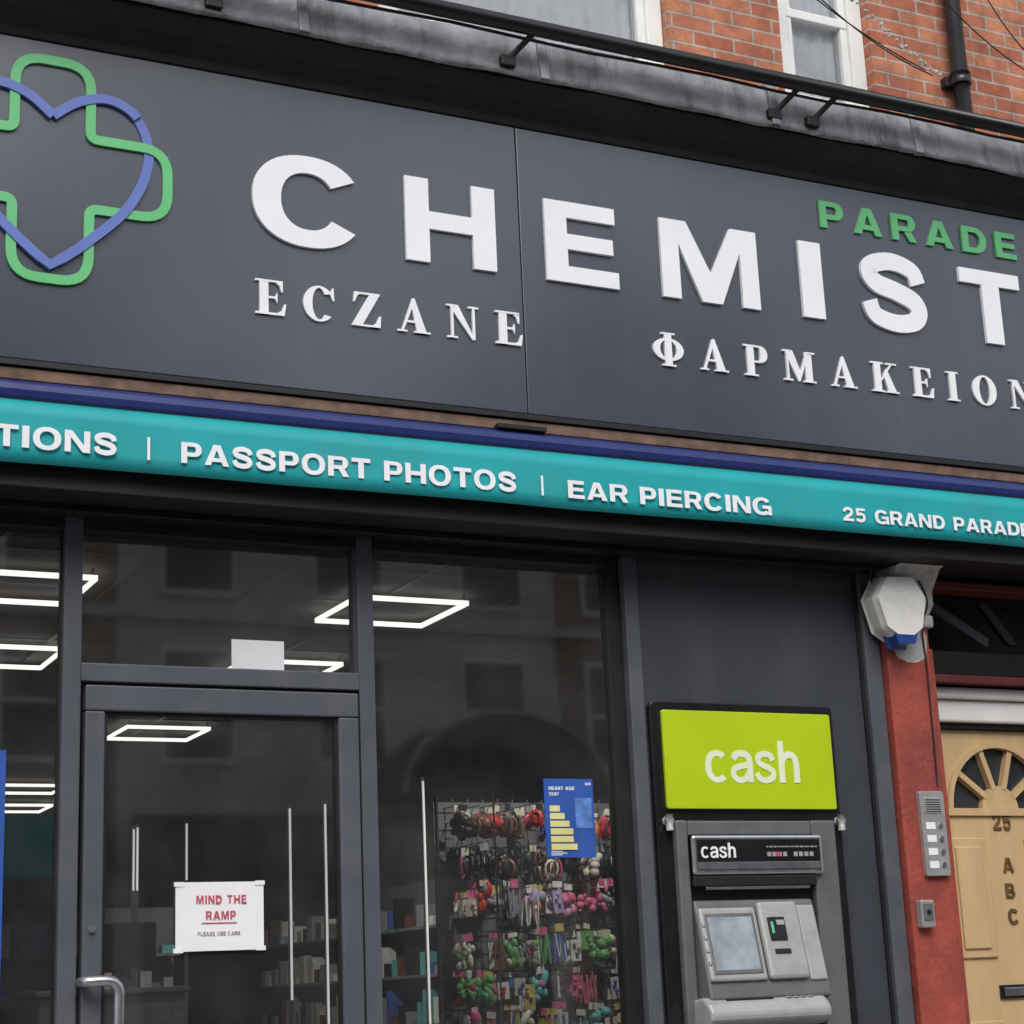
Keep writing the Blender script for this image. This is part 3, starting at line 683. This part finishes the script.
class MB:
    def __init__(s): s.bm=bmesh.new()
    def _m(s,fs,c):
        for f in fs:f.material_index=PK.index(c)
    def box(s,c,cx,cy,cz,sx,sy,sz,rot=0,tilt=0):
        r=bmesh.ops.create_cube(s.bm,size=1,matrix=Matrix.Translation((cx,cy,cz))@Matrix.Rotation(rot,4,'Z')@Matrix.Rotation(tilt,4,'Y')@Matrix.Diagonal((sx,sy,sz,1)))
        s._m({f for v_ in r['verts'] for f in v_.link_faces},c)
    def ball(s,c,x,y,z,r,sq=1):
        q=bmesh.ops.create_icosphere(s.bm,subdivisions=1 if r<.012 else 2,radius=r,matrix=Matrix.Translation((x,y,z))@Matrix.Rotation(random.uniform(-.6,.6),4,'Y')@Matrix.Diagonal((1,1,sq,1)))
        s._m({f for v_ in q['verts'] for f in v_.link_faces},c)
    def loop(s,c,x,y,z,rx,rz,t,rot=0,n=12):
        pts=[Vector((math.cos(a)*rx*math.cos(rot),math.cos(a)*rx*math.sin(rot),math.sin(a)*rz))+Vector((x,y,z)) for a in [2*math.pi*i/n for i in range(n)]]
        vs=[]
        for i,p in enumerate(pts):
            d=(p-Vector((x,y,z))).normalized();k=Vector((-math.sin(rot),math.cos(rot),0))
            vs.append([s.bm.verts.new(p+d*t*math.cos(b)+k*t*math.sin(b)) for b in (0,2.09,4.19)])
        for i in range(n):
            for j in range(3):
                f=s.bm.faces.new((vs[i][j],vs[(i+1)%n][j],vs[(i+1)%n][(j+1)%3],vs[i][(j+1)%3]));f.material_index=PK.index(c)
    def make(s,name,par):
        me=bpy.data.meshes.new(name);s.bm.to_mesh(me);s.bm.free()
        o=bpy.data.objects.new(name,me);COL.objects.link(o)
        for k in PK:me.materials.append(PM[k])
        if par:o.parent=par
        return o
rk=empty('accessory_display_rack')
ry=1.5
for i in range(14): box('grid_wire_v',3.60+i*.08-.002,3.60+i*.08+.002,ry+.118,ry+.122,.3,2.22,M['rackm'],rk)
for i in range(24): box('grid_wire_h',3.60,4.64,ry+.1235,ry+.1265,.35+i*.08,.354+i*.08,M['rackm'],rk)
box('backboard',3.60,4.64,ry+.17,ry+.18,.3,2.21,M['shelf'],rk,.002)
for x in (3.585,4.655): tube('upright',[(x,ry+.1,.06),(x,ry+.1,2.24)],.009,M['rackm'],rk)
tube('upright_front',[(3.72,ry-.25,.06),(3.72,ry-.25,2.2)],.005,M['alu'],rk)
mb=MB()
rowsP=[(2.14,['red','brown','brown','red','cream','black','brown','white','pink','pink']),
       (1.96,['black','brown','brown','black','black','cream','black','brown','pink']),
       (1.78,['cream','grey','white','lilac','pink','pink','grey','cream','orange']),
       (1.58,['pink','red','green','green','white','green','cream','white','cream']),
       (1.40,['green','blue','aqua','red','pink','red','pink','yellow']),
       (1.23,['pink','green','white','blue','aqua','yellow','white']),
       (1.05,['purple','green','red','blue','red','yellow','aqua']),
       (.88,['black','blue','red','green','white','pink'])]
for ri,(z0,pal) in enumerate(rowsP):
    n=14
    for i in range(n):
        if random.random()<.08: continue
        x=3.63+i*(.98/(n-1))+random.uniform(-.02,.02)
        z=z0+random.uniform(-.03,.03)
        c=pal[(i*len(pal))//n] if random.random()<.6 else random.choice(pal)
        if random.random()<.12:c=random.choice(PK)
        mb.box('grey',x,ry-.02,z+.018,.004,.26,.004)
        kind=random.random();sc_=random.uniform(.8,1.4)
        dep=random.randint(2,3)
        for d in range(dep):
            y=ry-.14+d*.07+random.uniform(-.01,.01);jx=random.uniform(-.012,.012)
            if random.random()<.75: mb.box(random.choice(['white','cream','white','pink','yellow'] if ri>1 else ['black','grey','cream']),x+jx,y,z-.003,random.uniform(.035,.06),.002,random.uniform(.018,.04),random.uniform(-.4,.4),random.uniform(-.15,.15))
            if kind<.15:
                for q in range(5): mb.ball(c,x+jx+random.uniform(-.03,.03),y,z-.03-random.uniform(0,.08),random.uniform(.012,.026)*sc_)
            elif ri in(0,1):
                for q in range(4): mb.loop(c if random.random()<.6 else random.choice(pal),x+jx+random.uniform(-.02,.02),y+q*.006,z-.06*sc_,random.uniform(.015,.030)*sc_,random.uniform(.025,.045)*sc_,random.uniform(.004,.009),random.uniform(-.8,.8))
            elif kind<.50:
                for q in range(9): mb.box(c if random.random()<.8 else random.choice(pal),x+jx-.03+q*.0075,y+random.uniform(-.01,.01),z-.08-random.uniform(0,.03),.006,.004,random.uniform(.08,.14),random.uniform(-.3,.3),random.uniform(-.18,.18))
            elif kind<.75:
                for q in range(8): mb.ball(c if random.random()<.7 else random.choice(pal),x+jx+random.uniform(-.025,.025),y,z-.03-random.uniform(0,.10),random.uniform(.009,.017)*sc_,random.uniform(1,2.4))
            else:
                mb.box(random.choice(['white','cream',c,c]),x+jx,y,z-.070*sc_,.055,.006,.09*sc_,random.uniform(-.4,.4),random.uniform(-.1,.1))
                for q in range(3): mb.ball(c,x+jx+random.uniform(-.015,.015),y-.008,z-.05-.02*q,.010,1.2)
for q in range(26): mb.ball(random.choice(['red','pink','red']),4.57+random.uniform(-.05,.05),ry-.16,2.10+random.uniform(-.06,.06),random.uniform(.018,.03))
mb.make('hair_accessories',rk)
def shelving(x0,x1,y0,y1,nz,front,top,pal):
    sh=empty('shelving_unit')
    if front=='y':box('back',x0,x1,y1-.02,y1,.05,top,M['shelf'],sh)
    else: box('back',x1-.02,x1,y0,y1,.05,top,M['shelf'],sh)
    b=MB()
    for k in range(nz):
        z=.2+k*(top-.25)/nz
        box('shelf_board',x0,x1-.025,y0,y1-.025,z,z+.02,M['rackm'],sh,.003)
        q0,q1=(x0,x1) if front=='y' else (y0,y1)
        x=q0+.03
        while x<q1-.1:
            w=random.uniform(.04,.14);h=random.uniform(.05,.22)
            c=random.choice(pal)
            if front=='y': b.box(c,x+w/2,y0+.1,z+.022+h/2,w*.92,.1,h)
            else: b.box(c,x0+.1,x+w/2,z+.022+h/2,.1,w*.92,h)
            x+=w+random.uniform(0,.08)
    b.make('stock',sh)
mut=['black','grey','brown','white','grey','black','cream','blue','aqua','grey']
shelving(-.5,1.9,6.6,7.0,6,'y',2.1,mut)
shelving(4.9,5.28,2.2,8.4,6,'x',2.1,mut)
shelving(2.3,3.7,6.2,6.5,6,'y',2.0,mut)
sl=empty('shelf_light_strips')
for x,y,z0,z1 in [(2.82,1.5,1.32,2.16),(2.99,1.5,1.1,2.18),(2.52,3.0,1.90,2.22),(2.50,3.0,1.90,2.21),(2.78,3.0,1.95,2.24),(3.48,1.5,1.0,2.29)]:
    box('strip',x-.0035,x+.0035,y,y+.01,z0,z1,M['led2'],sl)
    box('strip_back',x-.009,x+.009,y+.0105,y+.02,.05,z1+.02,M['shelf'],sl)
ct=empty('service_counter')
box('front',1.9,2.6,2.4,2.9,.05,1.38,M['rackm'],ct,.01);box('top',1.88,2.62,2.37,2.92,1.383,1.41,M['shelf'],ct,.006)
box('screen_stand',2.3,2.34,2.6,2.64,1.41,1.5,M['black'],ct,.003);box('till_screen',2.15,2.5,2.56,2.59,1.5,1.72,M['blackgl'],ct,.006)
for loc,tgt,e_,ang in [((4.1,.55,2.98),(4.1,1.5,1.65),80,75),((3.4,4.0,2.98),(4.6,5.6,1.2),110,90),((1.2,4.6,2.98),(.9,6.8,1.3),70,80),((2.3,1.4,2.98),(2.3,2.6,1.2),30,70)]:  # added spots without fittings, to brighten the rack, shelves and counter
    ld=bpy.data.lights.new('added_fill_spot','SPOT');ld.energy=e_;ld.spot_size=math.radians(ang);ld.spot_blend=.6;ld.shadow_soft_size=.03;ld.color=(1,.96,.9)
    lo=bpy.data.objects.new('added_fill_spot',ld);lo.location=loc;COL.objects.link(lo)
    lo.rotation_euler=(Vector(loc)-Vector(tgt)).to_track_quat('Z','Y').to_euler()

# ---------------- street ----------------
def sheet(name,x0,x1,y0,y1,z,m):
    me=bpy.data.meshes.new(name);me.from_pydata([(x0,y0,z),(x1,y0,z),(x1,y1,z),(x0,y1,z)],[],[(0,1,2,3)]);me.update();return addobj(name,me,m)
sheet('ground',-300,300,-300,300,-.14,M['asphalt'])
sheet('road',-80,80,-14,-4.2,-.12,M['asphalt'])
box('pavement',-60,60,-4.05,-.0,-.1,0,M['paving'])
box('kerb',-60,60,-4.2,-4.052,-.13,.003,M['kerb'],None,.015)
box('pavement',-60,60,-18,-14.15,-.1,0,M['paving'])
box('kerb',-60,60,-14.148,-14,-.13,.003,M['kerb'],None,.015)
for i in range(-8,9): sheet('road_marking',i*6,i*6+3,-9.15,-9.05,-.116,M['paper'])
for k,(x0,x1,h,mm) in enumerate([(-30,-14,9.5,'brick2'),(-14,-2,9.6,'render'),(-2,6.2,11.5,'brick2'),(6.2,13,8.9,'render'),(13,17,11.8,'brick2'),(17,25,9.2,'render'),(25,45,10.8,'brick2')]):
    ob=empty('terraced_house')
    box('walls',x0,x1-.01,-26,-18,0,h,M[mm],ob)
    box('parapet',x0,x1-.01,-18.0+.003,-17.85,h-.4,h+.1,M['render'],ob)
    box('string_course',x0,x1-.01,-17.997,-17.9,6.55,6.7,M['render'],ob)
    box('shop_fascia',x0+.2,x1-.2,-17.997,-17.7,3.0,3.8,M[['panel','maroon','teal','panel'][k%4]],ob)
    box('shop_glazing',x0+.4,x1-.4,-17.996,-17.9,.5,2.95,M['dwin'],ob)
    box('chimney',x0+1,x0+2.2,-20.5,-19.5,h,h+1.8,M['brick2'],ob)
    n=max(2,int((x1-x0)/2.0))
    for fl in (4.6,7.0):
        if fl+1.7>h: continue
        for i in range(n):
            wx=x0+(i+.5)*(x1-x0)/n
            box('window_frame',wx-.55,wx+.55,-17.996,-17.93,fl-.1,fl+1.6,M['upvc'],ob)
            box('window_pane',wx-.48,wx+.48,-17.929,-17.91,fl,fl+1.5,M['dwin'],ob)
            box('window_bar',wx-.48,wx+.48,-17.909,-17.89,fl+.72,fl+.78,M['upvc'],ob)
cn=empty('shop_canopy')
arc=arcpts(11.4,4.0,1.6,1.15,0,180,24)
xzprism('hood',arc,-17.85,-16.6,M['black'],cn)
tube('trim',[(x,-16.58,z) for x,z in arc],.035,M['stone'],cn,8)

# ---------------- light ----------------
w=bpy.data.worlds.new("World");S.world=w;w.use_nodes=True
nt=w.node_tree;n=nt.nodes;L=nt.links
bg=n['Background'];sk=n.new('ShaderNodeTexSky');sk.sky_type='NISHITA';sk.sun_disc=False
sk.sun_elevation=math.radians(48);sk.sun_rotation=math.radians(200);sk.air_density=1.0;sk.dust_density=3.0
hs=n.new('ShaderNodeHueSaturation');hs.inputs['Saturation'].default_value=.4
tc=n.new('ShaderNodeTexCoord');no=n.new('ShaderNodeTexNoise');no.inputs['Scale'].default_value=4.2;no.inputs['Detail'].default_value=4
L.new(tc.outputs['Generated'],no.inputs['Vector'])
mr=n.new('ShaderNodeMapRange');mr.inputs['From Min'].default_value=.38;mr.inputs['From Max'].default_value=.62;mr.inputs['To Min'].default_value=.65;mr.inputs['To Max'].default_value=2.2
L.new(no.outputs['Fac'],mr.inputs[0])
mx=n.new('ShaderNodeMixRGB');mx.blend_type='MULTIPLY';mx.inputs[0].default_value=1
L.new(sk.outputs[0],hs.inputs['Color']);L.new(hs.outputs[0],mx.inputs[1]);L.new(mr.outputs[0],mx.inputs[2]);L.new(mx.outputs[0],bg.inputs[0]);bg.inputs[1].default_value=.15
sd=bpy.data.lights.new('sun','SUN');sd.energy=1.3;sd.angle=math.radians(35);sd.color=(1,.98,.95)
so=bpy.data.objects.new('sun',sd);COL.objects.link(so)
el,az=math.radians(48),math.radians(200)
dirv=Vector((math.sin(az)*math.cos(el),math.cos(az)*math.cos(el),math.sin(el)))
so.rotation_euler=dirv.to_track_quat('Z','Y').to_euler()

# ---------------- camera ----------------
cd=bpy.data.cameras.new('camera');cd.sensor_width=36;cd.lens=1847/1024*36;cd.clip_end=1000
co=bpy.data.objects.new('camera',cd);COL.objects.link(co)
co.matrix_world=Matrix(((.89819,-.07368,-.43338,0),(-.43752,-.24557,-.86502,-6.5),(-.04270,.96657,-.25280,1.3),(0,0,0,1)))
S.camera=co
